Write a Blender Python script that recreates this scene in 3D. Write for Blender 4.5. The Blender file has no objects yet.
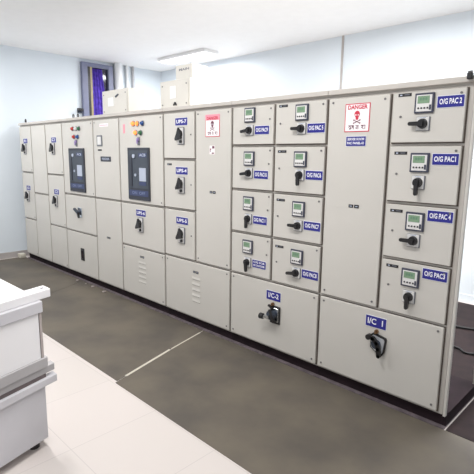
import bpy, bmesh, math, random
from mathutils import Vector, Matrix
random.seed(7)
S = bpy.context.scene
C = S.collection
R = math.radians

# ---------------- camera ----------------
cam_data = bpy.data.cameras.new('camera')
cam = bpy.data.objects.new('camera', cam_data); C.objects.link(cam)
YAW, PITCH, ROLL, HC, DC, FPX = -0.77502, 0.17586, 0.01316, 1.73, 2.8639, 454.87
f = Vector((math.sin(YAW)*math.cos(PITCH), math.cos(YAW)*math.cos(PITCH), -math.sin(PITCH)))
r0 = Vector((math.cos(YAW), -math.sin(YAW), 0)); u0 = r0.cross(f)
r = math.cos(ROLL)*r0 + math.sin(ROLL)*u0; u = -math.sin(ROLL)*r0 + math.cos(ROLL)*u0
M = Matrix((r, u, -f)).transposed().to_4x4(); M.translation = Vector((0, -DC, HC))
cam.matrix_world = M
cam_data.sensor_fit = 'HORIZONTAL'; cam_data.sensor_width = 36
cam_data.lens = 36*FPX/474
cam_data.clip_start = 0.05
S.camera = cam

# ---------------- world, view, light ----------------
w = bpy.data.worlds.new('world'); S.world = w; w.use_nodes = True
bg = w.node_tree.nodes['Background']
bg.inputs[0].default_value = (0.90, 0.95, 1.0, 1); bg.inputs[1].default_value = 0.70
S.view_settings.view_transform = 'Standard'; S.view_settings.look = 'None'
S.view_settings.exposure = -0.22; S.view_settings.gamma = 1; S.view_settings.use_curve_mapping = False
LAMP_W = 52          # each ceiling fitting
LAMPS = [(-7.0, -1.5), (-4.2, -1.6), (-1.8, -1.6), (-2.5, 1.1), (-.9, 1.1), (-6.3, 2.3)]

# ---------------- materials ----------------
def mat(name, col, rough=0.5, metal=0.0, noise=0.0, scale=8.0, col2=None, emit=None, bump=0.0, spec=None):
    m = bpy.data.materials.new(name); m.use_nodes = True
    nt = m.node_tree; b = nt.nodes['Principled BSDF']
    b.inputs['Base Color'].default_value = (*col, 1); b.inputs['Roughness'].default_value = rough
    b.inputs['Metallic'].default_value = metal
    if spec is not None: b.inputs['Specular IOR Level'].default_value = spec
    if noise or col2:
        tc = nt.nodes.new('ShaderNodeTexCoord'); n = nt.nodes.new('ShaderNodeTexNoise')
        n.inputs['Scale'].default_value = scale; n.inputs['Detail'].default_value = 6
        rp = nt.nodes.new('ShaderNodeValToRGB')
        c2 = col2 or tuple(min(1, c*(1+noise)) for c in col)
        c1 = col if col2 else tuple(c*(1-noise) for c in col)
        rp.color_ramp.elements[0].position = 0.35; rp.color_ramp.elements[1].position = 0.65
        rp.color_ramp.elements[0].color = (*c1, 1); rp.color_ramp.elements[1].color = (*c2, 1)
        nt.links.new(tc.outputs['Object'], n.inputs['Vector']); nt.links.new(n.outputs['Fac'], rp.inputs['Fac'])
        nt.links.new(rp.outputs['Color'], b.inputs['Base Color'])
        if bump:
            bp = nt.nodes.new('ShaderNodeBump'); bp.inputs['Strength'].default_value = bump
            nt.links.new(n.outputs['Fac'], bp.inputs['Height']); nt.links.new(bp.outputs['Normal'], b.inputs['Normal'])
    if emit:
        b.inputs['Emission Color'].default_value = (*col, 1); b.inputs['Emission Strength'].default_value = emit
    return m
def s(r_, g_, b_):
    return tuple(((c/255)/12.92 if c/255 <= .04045 else ((c/255+.055)/1.055)**2.4) for c in (r_, g_, b_))

PAINT = mat('cabinet_paint', s(204, 200, 193), 0.42, noise=0.02, scale=1.5)
PAINT_IN = mat('cabinet_frame_paint', s(194, 188, 181), 0.5, noise=0.02, scale=2)
GASKET_SHADE = mat('gasket_seam_shade', s(92, 82, 74), 0.8, noise=0.1)
BLACK = mat('black_plastic', (0.012, 0.011, 0.012), 0.38, noise=0.1)
PLINTH = mat('plinth_black_paint', (0.018, 0.010, 0.013), 0.8, noise=0.25, scale=6, spec=.2)
CHANNEL = mat('floor_channel_paint', s(104, 94, 98), 0.6, noise=0.25, scale=20)
WHITEP = mat('switch_plate_white', s(222, 220, 218), 0.35, noise=0.02)
GREYP = mat('grey_plastic', s(110, 112, 120), 0.45, noise=0.05)
BEZEL = mat('meter_bezel_grey', s(62, 64, 80), 0.4, noise=0.05)
LCD = mat('lcd_green', s(128, 156, 128), 0.25, noise=0.05, scale=30)
BLUE = mat('label_blue', s(38, 38, 134), 0.35, noise=0.03)
WHITE = mat('lettering_white', s(240, 240, 246), 0.4, noise=0.01)
RED = mat('lettering_red', s(200, 45, 70), 0.5, noise=0.03)
PINK = mat('sticker_white', s(250, 240, 242), 0.4, noise=0.01)
PINKHEAD = mat('sticker_pink', s(235, 150, 165), 0.4, noise=0.02)
DKRED = mat('dark_print', s(110, 60, 80), 0.5, noise=0.03)
STEEL = mat('chrome', s(215, 220, 225), 0.2, 1.0, noise=0.03)
DSTEEL = mat('dark_steel', s(70, 76, 88), 0.35, 0.6, noise=0.08)
CHROMEP = mat('satin_plate', s(190, 192, 196), 0.35, 0.3, noise=0.03)
BRASS = mat('brass', s(150, 120, 90), 0.35, 0.8, noise=0.05)
ACBF = mat('breaker_frame_grey', s(50, 53, 63), 0.6, noise=0.05)
ACBP = mat('breaker_face_grey', s(66, 73, 84), 0.6, noise=0.08)
ACBD = mat('breaker_dark', s(48, 50, 62), 0.4, noise=0.05)
PRINT2 = mat('breaker_print', s(112, 124, 160), 0.4, noise=0.02)
ACBB = mat('breaker_blue', s(58, 68, 104), 0.6, noise=0.05)
LGREY = mat('light_grey_print', s(180, 188, 205), 0.4, noise=0.02)
L_ORANGE = mat('lens_amber_lit', (1.0, 0.30, 0.07), 0.2, emit=1.1, noise=0)
L_RED = mat('lens_red', s(190, 60, 50), 0.2, noise=0.03)
L_GREEN = mat('lens_green', s(60, 110, 75), 0.2, noise=0.03)
L_BLUE = mat('lens_blue', s(45, 80, 140), 0.2, noise=0.03)
L_WHITE = mat('lens_white', s(225, 225, 225), 0.2, noise=0.03)
PURPLE_KEY = mat('violet_plastic', s(150, 130, 180), 0.4, noise=0.03)
BOXP = mat('box_cream_paint', s(212, 208, 200), 0.45, noise=0.02, scale=3)
CAB = mat('white_sheet_steel', s(222, 220, 221), 0.35, noise=0.015, scale=3)
RAIL_SHADE = mat('rail_gap_shade', s(96, 86, 86), 0.8, noise=0.1)
CABD = mat('grey_rail_steel', s(160, 157, 158), 0.45, noise=0.04, scale=4)
CABG = mat('grey_sheet_steel', s(188, 186, 190), 0.4, noise=0.03, scale=4)
CABB = mat('brown_edge_strip', s(165, 155, 152), 0.6, noise=0.1)
WALL = mat('wall_paint_pale_blue', s(226, 234, 241), 0.7, noise=0.015, scale=1.2, bump=0.03)
CEIL = mat('ceiling_white', s(245, 245, 245), 0.8, noise=0.01)
BASEB = mat('baseboard_tile', s(178, 172, 170), 0.5, noise=0.08, scale=5)
MAT1 = mat('rubber_mat', s(86, 80, 73), 0.62, col2=s(106, 98, 86), scale=2.2, bump=0.1, noise=.1)
RMAT = mat('dark_maroon_mat', s(28, 18, 20), 0.95, col2=s(46, 32, 33), scale=7, bump=0.3, noise=.1)
FRAMEB = mat('window_frame_grey', s(120, 124, 150), 0.45, noise=0.05)
GOLD = mat('window_strip_gold', s(160, 145, 110), 0.45, noise=0.05)
PURPLE = mat('purple_cloth', s(58, 36, 140), 0.75, col2=s(92, 62, 190), scale=18, noise=.1)
DGLASS = mat('dark_glass', s(40, 36, 60), 0.1, noise=0.05)
PVC = mat('white_pvc', s(228, 230, 232), 0.4, noise=0.02)
TAPE = mat('tape_white', s(208, 202, 188), 0.5, noise=0.04)
CABLE = mat('cable_black', (0.008, 0.007, 0.008), 0.5, noise=0.1)
CRUMB = mat('plaster_white', s(165, 155, 152), 0.9, noise=0.1, scale=40)
LAMPM = mat('lamp_diffuser', (1.0, 0.98, 0.95), 0.5, emit=3.0)

# tiled floor: pale vitrified tile with faint joints
FLOOR = bpy.data.materials.new('floor_tile'); FLOOR.use_nodes = True
nt = FLOOR.node_tree; b = nt.nodes['Principled BSDF']
tc = nt.nodes.new('ShaderNodeTexCoord'); bk = nt.nodes.new('ShaderNodeTexBrick')
bk.offset = 0; bk.inputs['Scale'].default_value = 1; bk.inputs['Brick Width'].default_value = .6
bk.inputs['Row Height'].default_value = .6; bk.inputs['Mortar Size'].default_value = .0025
bk.inputs['Color1'].default_value = (*s(218, 209, 205), 1); bk.inputs['Color2'].default_value = (*s(215, 207, 202), 1)
bk.inputs['Mortar'].default_value = (*s(200, 192, 188), 1)
nt.links.new(tc.outputs['Object'], bk.inputs['Vector']); nt.links.new(bk.outputs['Color'], b.inputs['Base Color'])
b.inputs['Roughness'].default_value = 0.3

# ---------------- mesh builder ----------------
_text_cache = {}
def text_geo(txt, size, bold=0.0):
    key = (txt, size, bold)
    if key in _text_cache: return _text_cache[key]
    cu = bpy.data.curves.new('t', 'FONT'); cu.body = txt; cu.size = size; cu.align_x = 'CENTER'; cu.align_y = 'CENTER'
    cu.offset = bold; cu.resolution_u = 3
    o = bpy.data.objects.new('t', cu); C.objects.link(o)
    dg = bpy.context.evaluated_depsgraph_get(); me = o.evaluated_get(dg).to_mesh()
    vs = [v.co.copy() for v in me.vertices]; fs = [tuple(p.vertices) for p in me.polygons]
    o.evaluated_get(dg).to_mesh_clear(); bpy.data.objects.remove(o); bpy.data.curves.remove(cu)
    _text_cache[key] = (vs, fs); return vs, fs

class P:
    """collects shapes around a local origin; y- is towards the viewer side of the switchboard"""
    def __init__(s_): s_.bm = bmesh.new(); s_.mats = []
    def mi(s_, m):
        if m not in s_.mats: s_.mats.append(m)
        return s_.mats.index(m)
    def add(s_, vs, fs, m):
        i = s_.mi(m); bv = [s_.bm.verts.new(v) for v in vs]; out = []
        for f_ in fs:
            try: q = s_.bm.faces.new([bv[k] for k in f_]); q.material_index = i; out.append(q)
            except ValueError: pass
        return bv, out
    def box(s_, x0, x1, y0, y1, z0, z1, m, bev=0.0, segs=1):
        vs = [(x, y, z) for x in (x0, x1) for y in (y0, y1) for z in (z0, z1)]
        fs = [(0, 1, 3, 2), (4, 6, 7, 5), (0, 4, 5, 1), (2, 3, 7, 6), (0, 2, 6, 4), (1, 5, 7, 3)]
        bv, fc = s_.add(vs, fs, m)
        if bev:
            ed = list({e for f_ in fc for e in f_.edges})
            bmesh.ops.bevel(s_.bm, geom=ed, offset=bev, segments=segs, affect='EDGES', profile=.6, material=s_.mi(m))
        return s_
    def cyl(s_, c, axis, r1, L, m, r2=None, n=20, caps=True):
        a = Vector(axis).normalized(); t = Vector((0, 0, 1)) if abs(a.z) < .9 else Vector((1, 0, 0))
        e1 = a.cross(t).normalized(); e2 = a.cross(e1); c = Vector(c); r2 = r1 if r2 is None else r2
        vs = []
        for k in range(n):
            q = 2*math.pi*k/n; d = e1*math.cos(q)+e2*math.sin(q); vs.append(c+d*r1); vs.append(c+a*L+d*r2)
        fs = [(2*k, 2*((k+1) % n), 2*((k+1) % n)+1, 2*k+1) for k in range(n)]
        if caps: fs += [tuple(range(0, 2*n, 2))[::-1], tuple(range(1, 2*n, 2))]
        s_.add(vs, fs, m); return s_
    def prism(s_, pts, y0, y1, m):
        """polygon in x,z extruded from y0 to y1"""
        n = len(pts); vs = [(x, y0, z) for x, z in pts]+[(x, y1, z) for x, z in pts]
        fs = [tuple(range(n)), tuple(range(2*n-1, n-1, -1))]+[(k, k+n, (k+1) % n+n, (k+1) % n) for k in range(n)]
        s_.add(vs, fs, m); return s_
    def slab(s_, pts, z0, z1, m):
        n = len(pts); vs = [(x, y, z0) for x, y in pts]+[(x, y, z1) for x, y in pts]
        fs = [tuple(range(n))[::-1], tuple(range(n, 2*n))]+[(k, (k+1) % n, (k+1) % n+n, k+n) for k in range(n)]
        s_.add(vs, fs, m); return s_
    def bar(s_, a, b_, w0, w1, d0, d1, m):
        """tapered bar from a to b_ (x,z pairs), from y=d0 to y=d1"""
        a = Vector(a); b_ = Vector(b_); t = (b_-a).normalized(); n = Vector((-t.y, t.x))
        pts = [a+n*w0/2, b_+n*w1/2, b_+t*w1*.3+n*w1*.2, b_+t*w1*.3-n*w1*.2, b_-n*w1/2, a-n*w0/2]
        return s_.prism([(q.x, q.y) for q in pts], d0, d1, m)
    def text(s_, txt, x, y, z, size, m, bold=0.0, width=None):
        vs, fs = text_geo(txt, size, bold)
        if not vs: return s_
        k = 1.0
        if width:
            w_ = max(v.x for v in vs)-min(v.x for v in vs); k = width/w_
        s_.add([(x+v.x*k, y, z+v.y) for v in vs], fs, m); return s_
    def stroke(s_, pts, w_, y, m):
        for a, b_ in zip(pts[:-1], pts[1:]):
            a = Vector(a); b_ = Vector(b_); t = (b_-a).normalized(); n = Vector((-t.y, t.x))*w_/2; a = a-t*w_*.3; b_ = b_+t*w_*.3
            s_.add([(q.x, y, q.y) for q in (a-n, b_-n, b_+n, a+n)], [(0, 1, 2, 3)], m)
        return s_
    def mesh(s_, name, smooth=False):
        bmesh.ops.recalc_face_normals(s_.bm, faces=s_.bm.faces[:])
        me = bpy.data.meshes.new(name); s_.bm.to_mesh(me); s_.bm.free()
        for m in s_.mats: me.materials.append(m)
        if smooth:
            for q in me.polygons: q.use_smooth = True
        return me

WL = {}
def put(name, me, loc, parent=None):
    o = bpy.data.objects.new(name, me); C.objects.link(o)
    loc = Vector(loc); WL[o.name] = loc
    if parent: o.parent = parent; o.location = loc-WL[parent.name]
    else: o.location = loc
    return o
def thing(name, label, cat, loc, group=None):
    o = put(name, None, loc); o.empty_display_size = .1
    return tag(o, label, cat, group)
def tag(o, label, cat, group=None, kind=None):
    if label: o['label'] = label
    if cat: o['category'] = cat
    if group: o['group'] = group
    if kind: o['kind'] = kind
    return o
def struct(name, me, loc=(0, 0, 0), parent=None):
    o = put(name, me, loc, parent)
    if not parent: o['kind'] = 'structure'
    return o

# ---------------- room shell ----------------
XL, YB, ZC = -7.93, 2.95, 3.4
struct('floor', P().box(-8.1, 2.6, -5.6, 3.1, -.1, 0, FLOOR).mesh('floor'))
struct('ceiling', P().box(-8.1, 2.6, -5.6, 3.1, ZC, ZC+.1, CEIL).mesh('ceiling'))
struct('wall_left', P().box(XL-.15, XL, -5.6, 3.1, 0, ZC, WALL).mesh('wall_left'))
struct('wall_back', P().box(XL, 2.6, YB, YB+.15, 0, ZC, WALL).mesh('wall_back'))
struct('baseboard_left', P().box(XL, XL+.012, -5.6, YB, 0, .1, BASEB, .003).mesh('baseboard_left'))
struct('baseboard_back', P().box(XL+.012, 2.6, YB-.012, YB, 0, .1, WALL, .003).mesh('baseboard_back'))
struct('trim_1', P().box(-3.69, -3.655, YB-.012, YB, .1, ZC, BASEB, .004).mesh('trim_1'))

# tall window in the left wall with a curtain
win = put('window_1', P().box(XL, XL+.015, 1.22, 1.82, .9, 3.3, DGLASS).mesh('window_glass'), (0, 0, 0)); win['kind'] = 'structure'
fr = P(); fr.box(XL, XL+.07, 1.20, 1.31, .86, 3.34, FRAMEB, .006); fr.box(XL, XL+.07, 1.72, 1.82, .86, 3.34, FRAMEB, .006)
fr.box(XL, XL+.065, 1.31, 1.72, .86, .93, FRAMEB); fr.box(XL, XL+.065, 1.31, 1.72, 3.27, 3.34, FRAMEB)
struct('window_frame', fr.mesh('window_frame'), (0, 0, 0), win)
struct('window_strip', P().box(XL+.015, XL+.055, 1.31, 1.36, .93, 3.27, BLACK).box(XL+.015, XL+.06, 1.36, 1.40, .93, 3.27, GOLD).mesh('window_strip'), (0, 0, 0), win)
cu = P(); N = 26; vs = []
for k in range(N+1):
    t = k/N
    for z, ye in ((.95, 1.66), (2.75, 1.655), (3.25, 1.60)):
        y = 1.40+(ye-1.40)*t
        vs.append((XL+.04+.012*math.sin(t*math.pi*9), y, z))
fs = []
for k in range(N):
    for j in range(2): fs.append((3*k+j, 3*k+3+j, 3*k+4+j, 3*k+1+j))
cu.add(vs, fs, PURPLE)
cur = put('curtain', cu.mesh('curtain', True), (0, 0, 0))
so = cur.modifiers.new('solid', 'SOLIDIFY'); so.thickness = .004
tag(cur, 'narrow purple speckled curtain hanging inside the tall window on the left wall', 'curtain')

# bracket on left wall, conduits in the corner
br = P().cyl((XL, 1.15, 2.49), (1, 0, .1), .018, .13, BLACK); br.box(XL, XL+.02, 1.11, 1.19, 2.45, 2.53, DSTEEL, .004); br.cyl((XL+.12, 1.06, 2.51), (0, 1, 0), .02, .1, BLACK)
tag(put('wall_bracket', br.mesh('wall_bracket'), (0, 0, 0)), 'small dark rod bracket on the left wall beside the window frame', 'bracket')
def conduit(y, rad, m, label):
    q = P().cyl((XL+rad+.012, y, .1), (0, 0, 1), rad, ZC-.1, m, n=24)
    for z in (.6, 1.8, 2.8): q.box(XL, XL+rad*2+.018, y-rad-.006, y+rad+.006, z, z+.03, m, .003)
    tag(put('conduit', q.mesh('conduit'), (0, 0, 0)), label, 'pipe', 'vertical conduits on the left wall')
conduit(1.92, .075, PVC, 'thick white vertical pipe right beside the grey window frame')
conduit(2.13, .03, PVC, 'thin white vertical pipe just right of the thick white pipe')
conduit(2.27, .022, CABG, 'thin grey vertical pipe, the farthest right of the three pipes')

# ceiling lights; the rear three are added to brighten the walls
LAMPLAB = ['long ceiling light in front of the two dark breaker windows, nearest the left wall', 'long ceiling light in front of the three UPS doors',
           'long ceiling light in front of the I/C 2 cubicle, nearest the right end', 'added long ceiling light for the back wall, behind the wide feeder cubicle with eight meters',
           'added long ceiling light for the back wall, behind the nearest cubicle at the right end',
           'added glowing ceiling light for the walls, in the far corner above the cream boxes']
for i, (x, y) in enumerate(LAMPS):
    t = thing('ceiling_light', LAMPLAB[i], 'light', (x, y, ZC), 'ceiling light fittings')
    hb = P().box(-.62, .62, -.16, .16, -.05, 0, CEIL, .006).mesh('housing'); put('housing', hb, (x, y, ZC), t)
    put('diffuser', P().box(-.59, .59, -.13, .13, -.06, -.05, LAMPM, .003).mesh('diffuser'), (x, y, ZC), t)
    ld = bpy.data.lights.new('tube', 'AREA'); ld.shape = 'RECTANGLE'; ld.size = 1.15; ld.size_y = .24; ld.energy = LAMP_W*(1.08 if y < -1 else 2.2 if x > -4 else 1.3)
    ld.color = (1.0, 0.995, 0.985)
    lo = bpy.data.objects.new('tube_lamp', ld); C.objects.link(lo); lo.parent = t; lo.location = (0, 0, -.065)

# ---------------- floor mats ----------------
def mat_slab(pts, zt, label, m=MAT1, group='grey rubber floor mats'):
    o = put('rubber_mat', P().slab(pts, 0, zt, m).mesh('rubber_mat'), (0, 0, 0)); tag(o, label, 'mat', group)
mat_slab([(-7.86, -1.165), (-5.24, -1.165), (-5.78, .0), (-7.86, .0)], .004, 'grey brown rubber mat at the far left end, up to the dark seam')
mat_slab([(-5.235, -1.165), (-2.945, -1.165), (-3.270, .0), (-5.772, .0)], .0042, 'middle grey rubber mat between the dark seam and the white tape line')
mat_slab([(-2.93, -1.188), (1.9, -1.188), (1.9, .0), (-3.257, .0)], .004, 'long grey rubber mat nearest the viewer, right of the white tape line')
mat_slab([(-1.95, .75), (1.9, .75), (1.9, 2.88), (-1.95, 2.88)], .006, 'dark maroon mat on the floor behind the right end of the switchboard', RMAT, None)
mat_slab([(-.90, .002), (1.9, .002), (1.9, .745), (-.90, .745)], .006, 'dark maroon mat beside the right end of the switchboard, nearest the viewer', RMAT, None)
def strip(a, b_, w_, z, label):
    a = Vector(a); b_ = Vector(b_); t = (b_-a).normalized(); n = Vector((-t.y, t.x))*w_/2
    o = put('tape_strip', P().slab([tuple(a-n), tuple(b_-n), tuple(b_+n), tuple(a+n)], z, z+.0015, m=TAPE).mesh('tape_strip'), (0, 0, 0))
    tag(o, label, 'tape', 'white tape strips on the mat seam')
strip((-2.965, -1.075), (-3.125, -.52), .022, .0044, 'thicker white tape strip on the mat seam, the end nearer the pale tiles')
strip((-3.128, -.50), (-3.242, -.06), .014, .0044, 'thinner white tape strip on the mat seam, the end nearer the cabinets')

# cables on the dark floor
def cable(pts, rad, label):
    cd = bpy.data.curves.new('cable', 'CURVE'); cd.dimensions = '3D'; cd.bevel_depth = rad; cd.bevel_resolution = 3
    sp = cd.splines.new('BEZIER'); sp.bezier_points.add(len(pts)-1)
    for bp_, q in zip(sp.bezier_points, pts):
        bp_.co = q; bp_.handle_left_type = bp_.handle_right_type = 'AUTO'
    o = bpy.data.objects.new('t', cd); C.objects.link(o)
    dg = bpy.context.evaluated_depsgraph_get(); me = bpy.data.meshes.new_from_object(o.evaluated_get(dg)); bpy.data.objects.remove(o)
    me.materials.clear(); me.materials.append(CABLE)
    tag(put('cable', me, (0, 0, 0)), label, 'cable', 'black cables on the maroon mat')
cable([(-1.5, 1.42, .02), (-1.36, 1.40, .02), (-1.28, 1.38, .02), (-1.22, 1.33, .02), (-1.14, 1.36, .02), (-1.0, 1.52, .02)], .010, 'wavy black cable lying on the maroon mat, nearer the viewer')
cable([(-1.7, 1.90, .022), (-1.47, 1.95, .022), (-1.36, 1.985, .022), (-1.1, 2.1, .022)], .012, 'straighter black cable on the maroon mat, nearer the back wall')

# ---------------- switchboard ----------------
GAP = .012
TOPD = 2.15; SEAM = .69; BOT = .098
XS = [-7.713, -7.248, -6.734, -6.194, -5.333, -4.728, -3.880, -3.379, -2.884, -2.402, -1.908, -1.425, -.958]
DD = .022     # door thickness
def door(cub, x0, x1, z0, z1, label=None, name='door', screws='', bevel=.003):
    """sheet-steel door; front face on y = 0"""
    cx, cz = (x0+x1)/2, (z0+z1)/2
    q = P().box(x0+GAP-cx, x1-GAP-cx, 0, DD, z0+GAP-cz, z1-GAP-cz, PAINT, bevel)
    q.box(x0+GAP-cx-.004, x1-GAP-cx+.007, DD-.004, DD+.002, z0+GAP-cz-.007, z1-GAP-cz+.003, GASKET_SHADE)  # gasket, drawn wider right and below so its dark colour deepens seam shadows
    o = put(name, q.mesh(name), (cx, 0, cz), cub)
    if label: o['label'] = label
    if screws:
        for ch in screws:
            sx = x0+.045 if ch in 'ac' else x1-.045; sz = z1-.04 if ch in 'ab' else z0+.045
            put('door_lock', LOCK, (sx, 0, sz), o)
    return o
LOCK = P().cyl((0, 0, 0), (0, -1, 0), .0075, .004, mat('lock_grey', s(112, 110, 110), .5, .3, noise=.05), n=12).mesh('door_lock')

def nameplate(d, x, z, txt, w_=.155, h=.066, lines=None, tw=None, ts=None):
    q = P().box(-w_/2-.003, w_/2+.003, -.002, 0, -h/2-.003, h/2+.003, WHITE); q.box(-w_/2, w_/2, -.0035, -.001, -h/2, h/2, BLUE)
    if lines:
        for k, t in enumerate(lines): q.text(t, 0, -.0042, h*.21-k*h*.42, h*.36, WHITE, .0006, w_*.86)
    else: q.text(txt, 0, -.0042, 0, ts or h*.66, WHITE, .0012, tw or w_*.84)
    return put('nameplate', q.mesh('nameplate'), (x, 0, z), d)

def meter_mesh():
    q = P(); q.box(-.060, .060, -.013, 0, -.060, .060, BEZEL, .003)
    q.box(-.048, .048, -.0155, -.012, -.050, .048, WHITEP, .001)
    q.box(-.040, .034, -.0175, -.015, -.002, .042, LCD, .001)
    q.text('8:8:8', -.003, -.0178, .022, .024, s_lcd, .0004)
    for k in range(4): q.cyl((-.032+k*.019, -.0155, -.030), (0, -1, 0), .0055, .004, BLACK, n=10)
    q.box(.034, .046, -.0175, -.015, -.042, -.012, BEZEL); return q.mesh('panel_meter')
s_lcd = mat('lcd_digits', s(84, 124, 98), 0.4, noise=0.02)
METER = meter_mesh()
def switch_mesh(ang, s_=1.0):
    q = P(); q.box(-.043*s_, .043*s_, -.008, 0, -.043*s_, .043*s_, GREYP, .003); q.box(-.041*s_, .037*s_, -.010, -.006, -.040*s_, .041*s_, WHITEP, .002)
    q.cyl((0, -.010, 0), (0, -1, 0), .031*s_, .022, BLACK, .027*s_, 24)
    a = R(ang); d = (math.cos(a), math.sin(a))
    q.bar((-d[0]*.012, -d[1]*.012), (d[0]*.074*s_, d[1]*.074*s_), .027*s_, .023*s_, -.042, -.024, BLACK)
    q.box(-.02*s_, .02*s_, -.0112, -.0098, .034*s_, .0385*s_, LGREY)
    return q.mesh('rotary_switch')
SW = {k: switch_mesh(k) for k in (180, 188, 270, 276)}
def tag_strip(d, x, z, w_=.085, h=.019):
    q = P().box(-w_/2, w_/2, -.002, 0, -h/2, h/2, BLACK); q.box(-w_*.36, -w_*.2, -.003, -.002, -h*.2, h*.2, LGREY)
    q.box(-w_*.02, w_*.36, -.003, -.002, -h*.12, h*.16, GREYP)
    return put('tag_strip', q.mesh('tag_strip'), (x, 0, z), d)
def ups_switch_mesh(sx=1.0):
    q = P(); q.box(-.052*sx, .052*sx, -.010, 0, -.083, .083, GREYP, .006, 2); q.box(-.046*sx, .046*sx, -.014, -.008, -.077, .077, STEEL if sx == 0 else WHITEP, .005, 2)
    q.cyl((0, -.014, .02), (0, -1, 0), .036*sx, .02, BLACK, .03*sx, 20)
    q.prism([(0, .075), (.034*sx, .03), (.04*sx, -.025), (.0, -.034), (-.042*sx, -.045), (-.048*sx, -.026), (-.022*sx, .02)], -.048, -.024, BLACK)
    q.cyl((.014*sx, -.014, -.056), (0, -1, 0), .014, .014, BLACK, n=14)
    return q.mesh('breaker_handle')
UPS = ups_switch_mesh()
def louvre_mesh(n, w_, h):
    q = P(); st = h/n
    for k in range(n):
        z = h/2-st*(k+.5)
        vs = [(-w_/2, 0, z+st*.3), (w_/2, 0, z+st*.3), (w_/2-.008, -.005, z-st*.12), (-w_/2+.008, -.005, z-st*.12), (-w_/2, 0, z-st*.16), (w_/2, 0, z-st*.16)]
        q.add(vs, [(0, 1, 2, 3), (3, 2, 5, 4), (0, 3, 4), (1, 5, 2)], PAINT)
        q.box(-w_/2+.008, w_/2-.008, -.0015, 0, z-st*.20, z-st*.13, GASKET_SHADE)
    return q.mesh('louvre')
def tag2(d, x, z):
    q = P().box(-.04, -.004, -.002, 0, -.011, .011, BLACK).box(.004, .04, -.002, 0, -.012, .012, BLACK)
    q.box(-.032, -.014, -.003, -.002, -.003, .003, LGREY).box(.014, .032, -.003, -.002, -.003, .003, LGREY)
    return put('tag_strip', q.mesh('tag_strip'), (x, 0, z), d)
def eye(cub, x, y, z, m=BLACK):
    q = P().cyl((0, 0, 0), (0, 0, 1), .014, .02, m, n=12); n = 16; R1, rr = .02, .007; vs = []; fs = []
    for i in range(n):
        for j in range(6):
            a = 2*math.pi*i/n; b_ = 2*math.pi*j/6
            vs.append(((R1+rr*math.cos(b_))*math.cos(a), rr*math.sin(b_), .034+(R1+rr*math.cos(b_))*math.sin(a)))
            fs.append((i*6+j, ((i+1) % n)*6+j, ((i+1) % n)*6+(j+1) % 6, i*6+(j+1) % 6))
    q.add(vs, fs, m); return put('lifting_eye', q.mesh('lifting_eye'), (x, y, z), cub)

def cubicle(i0, i1, label, open_side=False):
    x0, x1 = XS[i0], XS[i1]; cx = (x0+x1)/2; xe = x1 if not open_side else -.936
    c = thing('switchgear_cubicle', label, 'electrical panel', (cx, .32, 0), 'grey cubicles of the switchboard row')
    a, b_ = x0-cx+.001, xe-cx-.001
    q = P()
    if not open_side: q.box(a, b_, .024-.32, .30, .09, 2.165, PAINT_IN)
    else:
        q.box(a, b_, .024-.32, .06-.32, .09, 2.165, PAINT_IN); q.box(a, a+.02, .06-.32, .30, .09, 2.165, PAINT_IN)
        q.box(a+.02, b_+.028, .26, .30, 2.05, 2.165, PAINT_IN)
        q.box(a+.02, b_+.028, .06-.32, .30, .09, .10, PLINTH)
        q.box(b_+.006, b_+.026, .27, .30, .10, 2.05, PAINT_IN)
    put('body', q.mesh('body'), (cx, .32, 0), c)
    if open_side: put('corner_post', P().box(-.928, -.911, .004, .03, .09, 2.165, PAINT, .002).mesh('corner_post'), (0, 0, 0), c)
    e = x1 if not open_side else -.911
    put('top_cap', P().box(x0-cx+.001, e-cx-.001, -.32-.004, .31, 2.165, 2.2, PAINT_IN, .003).mesh('top_cap'), (cx, .32, 0), c)
    put('plinth', P().box(x0-cx+.001, e-cx-.001, .035-.32, .29, .012, .09, PLINTH).mesh('plinth'), (cx, .32, 0), c)
    put('floor_channel', P().box(x0-cx+.001, e-cx-.001, .001-.32, .29, 0, .012, CHANNEL).mesh('floor_channel'), (cx, .32, 0), c)
    for k in range(i0+1, i1):
        pass
    return c

# --- cubicle with two small breaker doors (far left) and its twin
def breaker_column(i, label, sx):
    c = cubicle(i, i+1, label); x0, x1 = XS[i], XS[i+1]; cx = (x0+x1)/2
    zs = [TOPD, 1.434, SEAM, BOT]
    for k, (zl, zw, t) in enumerate(((1.922, 1.80, '1'), (1.190, 1.055, '2'))):
        d = door(c, x0, x1, zs[k+1], zs[k], screws='d')
        nameplate(d, cx+.01, zl, 'C'+t if i else 'A'+t, .15, .07, ts=.055, tw=.09)
        put('breaker_handle', UPS, (cx-.02, 0, zw), d)
    door(c, x0, x1, BOT, SEAM, 'plain lower door', screws='d')
    return c
cA = breaker_column(0, 'narrow cubicle at the far left end, against the bluish wall, with two black handles', 1)
eye(cA, -7.49, .03, 2.2)
cB = cubicle(1, 2, 'narrow blank cubicle without any handles, second from the far left')
door(cB, XS[1], XS[2], 1.125, TOPD); door(cB, XS[1], XS[2], BOT, 1.125)
cC = breaker_column(2, 'narrow cubicle with two black handles, just left of the first dark breaker window', 1)

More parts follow.
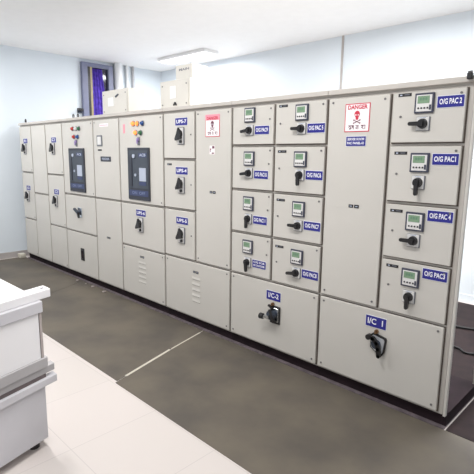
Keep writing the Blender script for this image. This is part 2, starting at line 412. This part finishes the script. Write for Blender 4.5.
# --- cubicles with big dark circuit-breaker window
def breaker_window(d, cx, cz, w_, h):
    q = P(); q.box(-w_/2, w_/2, -.014, 0, -h/2, h/2, ACBF, .004)
    q.box(-w_*.44, w_*.44, -.016, -.012, -h*.27, h*.45, ACBP); q.box(-w_*.40, -w_*.27, -.022, -.014, -h*.24, h*.36, ACBD)
    q.box(-w_*.34, -w_*.31, -.024, -.02, -h*.22, h*.34, ACBP)
    q.cyl((-w_*.18, -.016, h*.34), (0, -1, 0), .022, .012, LGREY, n=16); q.cyl((-w_*.12, -.016, -h*.02), (0, -1, 0), .016, .008, LGREY, n=12)
    q.box(w_*.04, w_*.40, -.018, -.014, h*.32, h*.40, ACBB); q.text('ACB', w_*.22, -.0185, h*.36, .04, LGREY, .001, w_*.28)
    q.box(w_*.06, w_*.36, -.020, -.014, -h*.13, h*.12, LGREY); q.box(w_*.06, w_*.36, -.020, -.014, -h*.21, -h*.14, ACBB)
    q.box(-w_*.44, w_*.44, -.017, -.012, -h*.42, -h*.31, ACBB); q.text('ON  OFF', 0, -.0178, -h*.365, .045, PRINT2, .0006, w_*.6)
    return put('breaker_window', q.mesh('breaker_window'), (cx, 0, cz), d)
def lens(d, x, z, m, r_=.027):
    q = P(); q.cyl((0, 0, 0), (0, -1, 0), r_*1.1, .008, GREYP, n=18); q.cyl((0, -.008, 0), (0, -1, 0), r_*.9, .022, m, r_*.6, 18)
    return put('indicator_lamp', q.mesh('indicator_lamp'), (x, 0, z), d)
def keyswitch(d, x, z, m):
    q = P(); q.box(-.024, .024, -.006, 0, -.05, .04, GREYP, .003); q.cyl((0, -.006, .012), (0, -1, 0), .02, .016, m, n=16)
    q.bar((0, .012), (.004, -.03), .016, .012, -.032, -.020, m); return put('selector_switch', q.mesh('selector_switch'), (x, 0, z), d)

cD = cubicle(3, 4, 'cubicle with the left dark breaker window and a black slot handle below it')
d = door(cD, XS[3], XS[4], 1.188, TOPD, screws='bd')
breaker_window(d, -5.780, 1.52, .43, .57)
for x, z, m in ((-5.858, 2.057, L_RED), (-5.763, 2.056, L_WHITE), (-5.682, 2.054, L_GREEN), (-5.828, 1.952, L_RED), (-5.725, 1.950, L_BLUE)): lens(d, x, z, m)
keyswitch(d, -5.774, 1.876, PURPLE_KEY)
d = door(cD, XS[3], XS[4], SEAM-.005, 1.188, screws='')
q = P(); q.box(-.055, .055, -.010, 0, -.065, .065, STEEL, .004); q.cyl((0, -.01, 0), (0, -1, 0), .035, .02, DSTEEL, n=18)
q.bar((.02, .0), (-.085, .045), .04, .028, -.055, -.03, DSTEEL); q.bar((0, .01), (.03, -.06), .035, .03, -.05, -.03, BLACK)
put('breaker_handle', q.mesh('breaker_handle'), (-5.761, 0, .957), d)
d = door(cD, XS[3], XS[4], BOT, SEAM-.005, screws='')
put('slot_handle', P().box(-.05, .05, -.006, 0, -.085, .085, BLACK, .004).box(-.02, .02, -.012, -.004, -.05, .05, PLINTH, .004).mesh('slot_handle'), (-5.744, 0, .383), d)['label'] = 'black slot handle'
eye(cD, -6.03, .10, 2.2); eye(cD, -5.90, .10, 2.2)

cE = cubicle(4, 5, 'tall cubicle with a small framed meter and black sign between the two dark breaker windows')
d = door(cE, XS[4], XS[5], 1.188, TOPD, screws='a')
q = P(); q.box(-.062, .062, -.008, 0, -.065, .065, GREYP, .003); q.box(-.042, .045, -.012, -.006, -.048, .048, WHITEP, .002); q.box(-.055, -.044, -.01, -.008, -.05, .05, BLACK)
put('panel_meter', q.mesh('panel_meter'), (-5.170, 0, 1.893), d)
put('tag_strip', P().box(-.045, .045, -.003, 0, -.009, .009, BLACK).mesh('tag_strip'), (-5.175, 0, 1.782), d)
q = P(); q.box(-.12, .12, -.005, 0, -.03, .03, ACBD, .002); q.text('FEEDER', 0, -.0058, 0, .036, LGREY, .0005, .17)
put('sign_plate', q.mesh('sign_plate'), (-5.039, 0, 1.675), d)
put('paper_label', P().box(-.10, .10, -.001, 0, -.018, .018, PINK).box(-.09, .09, -.0018, -.001, -.003, .003, PINKHEAD).mesh('paper_label'), (-5.06, 0, 2.075), d)
d = door(cE, XS[4], XS[5], BOT, 1.188); tag2(d, -5.041, .708)

cF = cubicle(5, 6, 'cubicle with the right dark breaker window and lit amber indicator lamps')
d = door(cF, XS[5], XS[6], 1.188, TOPD, screws='bd')
breaker_window(d, -4.330, 1.52, .42, .575)
for x, z, m in ((-4.421, 2.067, L_ORANGE), (-4.340, 2.064, L_ORANGE), (-4.242, 2.064, L_BLUE), (-4.376, 1.968, L_ORANGE), (-4.279, 1.966, L_GREEN)): lens(d, x, z, m)
keyswitch(d, -4.325, 1.882, PURPLE_KEY)
put('sticker', P().box(-.02, .02, -.001, 0, -.05, .05, PINKHEAD).mesh('sticker'), (-4.616, 0, 2.018), d)
d = door(cF, XS[5], XS[6], .683, 1.188, screws='')
nameplate(d, -4.316, 1.087, 'UPS-6', .185, .07); put('breaker_handle', UPS, (-4.325, 0, .953), d)
d = door(cF, XS[5], XS[6], BOT, .683, screws='abd')
tag2(d, -4.315, .583); put('louvre', louvre_mesh(5, .15, .28), (-4.314, 0, .40), d)

cG = cubicle(6, 8, 'wide cubicle with three blue UPS nameplates and a louvred bottom door')
zs = [TOPD, 1.691, 1.192, SEAM]
for k, (zl, zw, t) in enumerate(((2.054, 1.918, 'UPS-7'), (1.580, 1.438, 'UPS-4'), (1.080, .932, 'UPS-5'))):
    d = door(cG, XS[6], XS[7], zs[k+1], zs[k]); nameplate(d, -3.583, zl, t, .185, .07)
    put('breaker_handle', UPS, (-3.588, 0, zw), d)
    put('door_lock', LOCK, (-3.44, 0, zw+.01), d)
    if k == 1: tag_strip(d, -3.78, 1.640, .074)
def danger(d, x, z, pale=False):
    q = P(); w_, h = .19, .19; red = RED
    q.box(-w_/2, w_/2, -.002, 0, -h/2, h/2, red); q.box(-w_/2+.006, w_/2-.006, -.003, -.001, -h/2+.006, h/2-.006, PINK)
    if pale: q.box(-w_/2, w_/2, -.0035, -.001, h/2-.042, h/2+.008, PINKHEAD)
    y = -.0042
    q.text('DANGER', 0, y, h/2-.026, .038, red, .0012, .15)
    sk = DKRED if pale else red
    # skull
    pts = [(.021*math.cos(R(a)), .024+.022*math.sin(R(a))) for a in range(-20, 201, 20)]+[(-.011, .002), (-.009, -.014), (.009, -.014), (.011, .002)]
    q.add([(a, y, b_) for a, b_ in pts], [tuple(range(len(pts)))], sk)
    for e in (-.009, .009): q.add([(e+.0052*math.cos(R(a)), y-.0006, .018+.0052*math.sin(R(a))) for a in range(0, 360, 45)], [tuple(range(8))], PINK)
    # crossed bones
    for sg in (-1, 1):
        q.stroke([(-.022*sg, -.036), (.022*sg, -.016)], .005, y, DKRED)
        for e in (-1, 1): q.stroke([(e*.023*sg-.002, -.026+e*.010-.002), (e*.023*sg+.002, -.026+e*.010+.002)], .008, y-.0003, DKRED)
    # word in devanagari strokes
    zb = -.074; g = .022; L = [
        [[(-.062, .5), (-.050, .9), (-.044, .3), (-.056, .0), (-.048, -.05), (-.040, .1)], [(-.036, .6), (-.030, .9), (-.026, .5), (-.034, .4)], [(-.024, 1), (-.024, -.1)]],
        [[(.012, 1), (.012, -.1)], [(.012, .6), (-.002, .55), (-.004, .2), (.004, 0)]],
        [[(.036, .9), (.050, .85), (.048, .5), (.038, .45), (.054, -.1)], [(.064, 1), (.064, -.1)]]]
    for gl in L:
        xs = [p_[0] for st in gl for p_ in st]
        q.stroke([(min(xs)-.002, zb+g), (max(xs)+.002, zb+g)], .0042, y, DKRED)
        for st in gl: q.stroke([(a, zb+b_*g) for a, b_ in st], .0042, y, DKRED)
    o = put('danger_sign', q.mesh('danger_sign'), (x, 0, z), d); return o
d = door(cG, XS[7], XS[8], SEAM, TOPD, screws='abcd')
danger(d, -3.133, 1.995, True)
q = P()
for a, b_, c_, e in ((-.03, -.012, .0, .012), (.0, .03, .012, .034), (-.028, -.02, -.02, .0), (-.005, .025, -.036, -.024)): q.box(a, b_, -.001, 0, c_, e, DKRED)
q.box(-.034, .034, -.0008, 0, -.04, .038, PINK)
put('sticker', q.mesh('sticker'), (-3.138, 0, 1.784), d); tag2(d, -3.129, 1.396)
d = door(cG, XS[6], XS[8], BOT, SEAM, screws='abd')
tag2(d, -3.373, .583); put('louvre', louvre_mesh(5, .13, .29), (-3.367, 0, .40), d)

# --- feeder cubicles
ROWS = [TOPD, 1.818, 1.443, 1.067, SEAM]
def feeder(c, i, k, sw, meter_x, zm, zs_, lx, lz, txt, tagx=None, lockx=None, lines=None):
    d = door(c, XS[i], XS[i+1], ROWS[k+1], ROWS[k])
    put('panel_meter', METER, (meter_x, 0, zm), d); put('rotary_switch', SW[sw], (meter_x, 0, zs_), d)
    nameplate(d, lx, lz, txt, .153, .066, lines)
    if tagx: tag_strip(d, tagx, zm+.058)
    if lockx: put('door_lock', LOCK, (lockx, 0, zm-.075), d)
    else: put('door_lock', LOCK, (XS[i+1]-.05, 0, zm-.04), d)
    put('door_lock', LOCK, (XS[i+1]-.04, 0, ROWS[k]-.04), d)
    return d
def ic_handle1():
    q = P(); hexp = [(-.050, .066), (-.036, .078), (.058, .060), (.064, .046), (.052, -.052), (.036, -.078), (.018, -.078), (-.052, -.03)]
    q.prism(hexp, -.016, 0, BLACK); q.prism([(x*.84, z*.84) for x, z in hexp], -.020, -.014, CHROMEP)
    q.cyl((-.002, -.018, .005), (0, -1, 0), .032, .022, DSTEEL, n=24)
    P0 = [(-.052, .052), (-.02, .046), (.008, .02), (.022, -.02), (.028, -.07)]
    for a, b_ in zip(P0[:-1], P0[1:]): q.bar(a, b_, .027, .027, -.050, -.030, BLACK); q.cyl((b_[0], -.050, b_[1]), (0, 1, 0), .0135, .022, BLACK, n=14)
    q.cyl((-.052, -.058, .052), (0, 1, 0), .020, .030, BLACK, n=16)
    q.bar((-.040, -.002), (-.008, -.040), .012, .012, -.025, -.020, WHITEP)
    return q.mesh('main_handle')
def ic_handle2():
    q = P(); q.box(-.045, .062, -.012, 0, -.078, .078, BLACK, .006, 2); q.box(-.038, .05, -.018, -.01, -.06, .062, STEEL, .004)
    q.cyl((-.012, -.018, -.0), (0, -1, 0), .042, .03, DSTEEL, n=24); q.bar((-.01, -.012), (-.085, -.02), .032, .026, -.075, -.045, STEEL)
    q.cyl((-.075, -.062, -.02), (-1, 0, -.05), .024, .035, BLACK, .026, n=16); q.bar((-.02, .05), (.02, -.05), .03, .03, -.05, -.03, BLACK)
    q.bar((-.055, .075), (.0, .055), .016, .016, -.03, -.012, BLACK)
    return q.mesh('main_handle')
def key(d, x, z):
    q = P().cyl((0, 0, 0), (0, -1, 0), .015, .014, BRASS, n=16); q.box(-.003, .003, -.03, -.014, -.012, .012, BRASS, .001)
    put('key_lock', q.mesh('key_lock'), (x, 0, z), d)['label'] = 'brass key lock'

cI = cubicle(8, 10, 'wide feeder cubicle with eight meters in two columns and the I/C 2 main handle')
for k, (sw, zm, zsw, lz, t, ln) in enumerate(((188, 2.068, 1.944, 1.943, 'O/G PAC9', None), (186, 1.711, 1.589, 1.580, 'O/G PAC10', None), (270, 1.330, 1.198, 1.196, 'O/G PAC11', None), (276, .950, .812, .813, '', ['O/G FOR', 'AIR CONDITIONER']))):
    feeder(cI, 8, k, sw if sw in SW else 188, -2.668, zm, zsw, -2.534, lz, t, lines=ln)
for k, (sw, zm, zsw, lz, t) in enumerate(((180, 2.061, 1.942, 1.942, 'O/G PAC 5'), (270, 1.713, 1.593, 1.595, 'O/G PAC6'), (180, 1.329, 1.198, 1.208, 'O/G PAC7'), (188, .946, .817, .824, 'O/G PAC8'))):
    feeder(cI, 9, k, sw, -2.132, zm, zsw, -2.002, lz, t, -2.316, -2.342)
d = door(cI, XS[8], XS[10], BOT, SEAM, 'wide bottom door with the main handle', screws='abcd')
nameplate(d, -2.362, .571, 'I/C-2', .153, .078, ts=.058, tw=.11); put('main_handle', ic_handle2(), (-2.345, 0, .412), d); key(d, -2.365, .500)

cL = cubicle(10, 12, 'nearest cubicle at the right end, with danger sign and I/C 1 main handle', True)
d = door(cL, XS[10], XS[11], SEAM, TOPD, screws='abcd')
danger(d, -1.667, 2.0); tag2(d, -1.655, 1.392); q = nameplate(d, -1.667, 1.842, '', .150, .064, ['SERVER ROOM', 'PAC PANEL-01'])
for k, (sw, zm, zsw, lz, t) in enumerate(((180, 2.065, 1.942, 2.065, 'O/G PAC 2'), (270, 1.705, 1.581, 1.727, 'O/G PAC1'), (180, 1.332, 1.208, 1.379, 'O/G PAC 4'), (270, .960, .832, 1.007, 'O/G PAC3'))):
    feeder(cL, 11, k, sw, -1.208, zm, zsw, -1.055, lz, t, -1.338, -1.357)
d = door(cL, XS[10], XS[12], BOT, SEAM, 'wide bottom door with the main handle', screws='abcd')
nameplate(d, -1.427, .594, 'I/C  1', .153, .078, ts=.058, tw=.115); put('main_handle', ic_handle1(), (-1.400, 0, .440), d); key(d, -1.415, .530)
put('lifting_lug', P().box(-.015, .015, -.03, -.005, -.022, .014, BLACK, .003).cyl((-.01, -.018, .014), (1, 0, 0), .011, .02, BLACK, n=12).mesh('lifting_lug'), (-.955, .0, 2.2), cL)

# ---------------- boxes on top ----------------
def top_box(x0, x1, y0, y1, z1, label, extras):
    t = thing('terminal_box', label, 'box', ((x0+x1)/2, (y0+y1)/2, 2.2), 'cream boxes on top of the switchboard')
    cx, cy = (x0+x1)/2, (y0+y1)/2
    put('case', P().box(x0-cx, x1-cx, y0-cy, y1-cy, 0, z1-2.2, BOXP, .004).mesh('case'), (cx, cy, 2.2), t)
    q = P().box(x0+.02-cx, x1-.02-cx, y0-.006-cy, y0-cy, .02, z1-2.2-.02, BOXP, .002)
    put('cover', q.mesh('cover'), (cx, cy, 2.2), t)
    for a, b_ in ((x0+.05, z1-.05), (x1-.05, z1-.05), (x0+.05, 2.25), (x1-.05, 2.25)): put('screw', LOCK, (a, y0-.006, b_), t)
    for x, z, w_, h in extras: put('paper_label', P().box(-w_/2, w_/2, -.0015, 0, -h/2, h/2, WHITE).mesh('paper_label'), (x, y0-.006, z), t)
    return t
t1 = top_box(-5.337, -4.747, .15, .385, 2.497, 'cream sheet-steel box on the cubicle top nearest the purple curtain', [(-5.13, 2.36, .12, .10)])
put('latch', P().bar((-.03, -.01), (.03, .015), .016, .012, -.012, 0, DSTEEL).mesh('latch'), (-4.98, .144, 2.42), t1)
t2 = top_box(-4.126, -3.630, .15, .40, 2.49, 'larger cream sheet-steel box on top of the cubicle with three UPS nameplates', [(-3.90, 2.37, .09, .12)])
put('lifting_eye_mark', P().bar((-.022, -.012), (0, .016), .012, .012, -.012, 0, BLACK).bar((.022, -.012), (0, .016), .012, .012, -.012, 0, BLACK).mesh('lifting_eye_mark'), (-3.86, .144, 2.25), t2)  # lifting eye of the cubicle below, drawn on the box front instead
t3 = thing('terminal_box', 'smaller cream box standing on the larger cream box, with dark lettering', 'box', (-3.74, .3, 2.49), 'cream boxes on top of the switchboard')
put('case', P().box(-.155, .105, -.12, .09, 0, .14, BOXP, .004).mesh('case'), (-3.74, .3, 2.49), t3)
put('lettering', P().text('MAIN', 0, -.1205, .095, .032, GREYP, .001, .16).mesh('lettering'), (-3.76, .3, 2.49), t3)

# small bits by the base
for x, y, sx, lab in ((-5.83, -.055, .05, 'small white plaster crumb by the plinth, farthest left'), (-5.60, -.05, .035, 'small white plaster crumb by the plinth, second from left'), (-5.41, -.05, .055, 'small white plaster crumb by the plinth, third from left'), (-5.10, -.06, .06, 'small white plaster crumb by the plinth, nearest the viewer')):
    bm = bmesh.new(); bmesh.ops.create_icosphere(bm, subdivisions=2, radius=sx/2.6)
    for v in bm.verts: v.co *= random.uniform(.75, 1.15); v.co.z = max(v.co.z*.6, -.008)
    me = bpy.data.meshes.new('plaster_crumb'); bm.to_mesh(me); bm.free(); me.materials.append(CRUMB)
    tag(put('plaster_crumb', me, (x, y, .011)), lab, 'debris', 'plaster crumbs along the plinth')
q = P().box(-.07, .05, -.05, .05, 0, .075, TAPE, .02, 2)
tag(put('white_block', q.mesh('white_block'), (-7.79, -.06, .0042)), 'small white block on the floor at the far left foot of the switchboard', 'block')

# ---------------- white steel cabinet in the left foreground ----------------
CX, CY = -2.52, -1.865
uu = Vector((math.cos(R(107)), math.sin(R(107)))); vv = Vector((-1, -.02)).normalized()
def sk(a0, a1, b0, b1, z0, z1, m, q, bev=.004):
    """box in the cabinet's own axes: a along its front, b into its depth"""
    pts = [Vector((0, 0))+uu*a+vv*b_ for a, b_ in ((a0, b0), (a1, b0), (a1, b1), (a0, b1))]
    n0 = len(q.bm.verts); q.slab([(p_.x, p_.y) for p_ in pts], z0, z1, m)
    if bev:
        q.bm.verts.ensure_lookup_table(); nv = set(q.bm.verts[n0:]); ed = [e for e in q.bm.edges if e.verts[0] in nv and e.verts[1] in nv]
        bmesh.ops.bevel(q.bm, geom=ed, offset=bev, segments=2, affect='EDGES', profile=.6, material=q.mi(m))
    return q
cab = thing('steel_cabinet', 'white sheet-steel cabinet with projecting rails in the left foreground', 'cabinet', (CX, CY, 0))
LN = -1.15; DP = 1.0
def cp(name, q, label=None):
    o = put(name, q.mesh(name), (CX, CY, 0), cab)
    if label: o['label'] = label
    return o
cp('body', sk(LN, -.008, .02, DP, .05, .84, CAB, P(), .003))
cp('front_panel', sk(LN+.01, -.026, .012, .02, .565, .838, CAB, P(), .002))
cp('edge_strip', sk(-.022, -.006, .010, .022, .56, .84, CABB, P(), 0), 'brown edge strip')
cp('upper_flange', sk(LN, 0, 0, DP, .84, .905, CABG, P(), .004), 'grey upper flange')
cp('top_sheet', sk(LN, -.05, .10, DP, .905, .950, CAB, P(), .003))
ra = cp('top_rail', sk(LN, .075, .03, .125, .9055, .955, CAB, P(), .005))
put('slot', sk(.03, .05, .065, .085, .9552, .9558, ACBD, P(), 0).mesh('slot'), (CX, CY, 0), ra)
cp('lower_flange', sk(LN, .012, -.002, .03, .505, .565, CABD, P(), .004), 'grey lower flange')
cp('middle_rail', sk(LN, .062, .01, .06, .462, .503, CABD, P(), .004), 'grey middle rail')
cp('bottom_rail', sk(LN, .066, -.01, .05, .395, .438, CABG, P(), .004), 'grey bottom rail')
cp('gap_shade', sk(LN, .0, .014, .022, .438, .462, RAIL_SHADE, P(), 0), 'dark strip for the shaded gap between the rails')  # dark strip painted in as the shade of the rail gap
cp('lower_panel', sk(LN, -.012, .010, .021, .06, .395, CABG, P(), .002))
for a, b_ in ((-.08, .08), (-.08, .92), (LN+.08, .08), (LN+.08, .92)):
    q = P(); c2 = uu*a+vv*b_; q.cyl((c2.x, c2.y, 0), (0, 0, 1), .03, .05, BLACK, n=16); cp('foot', q)
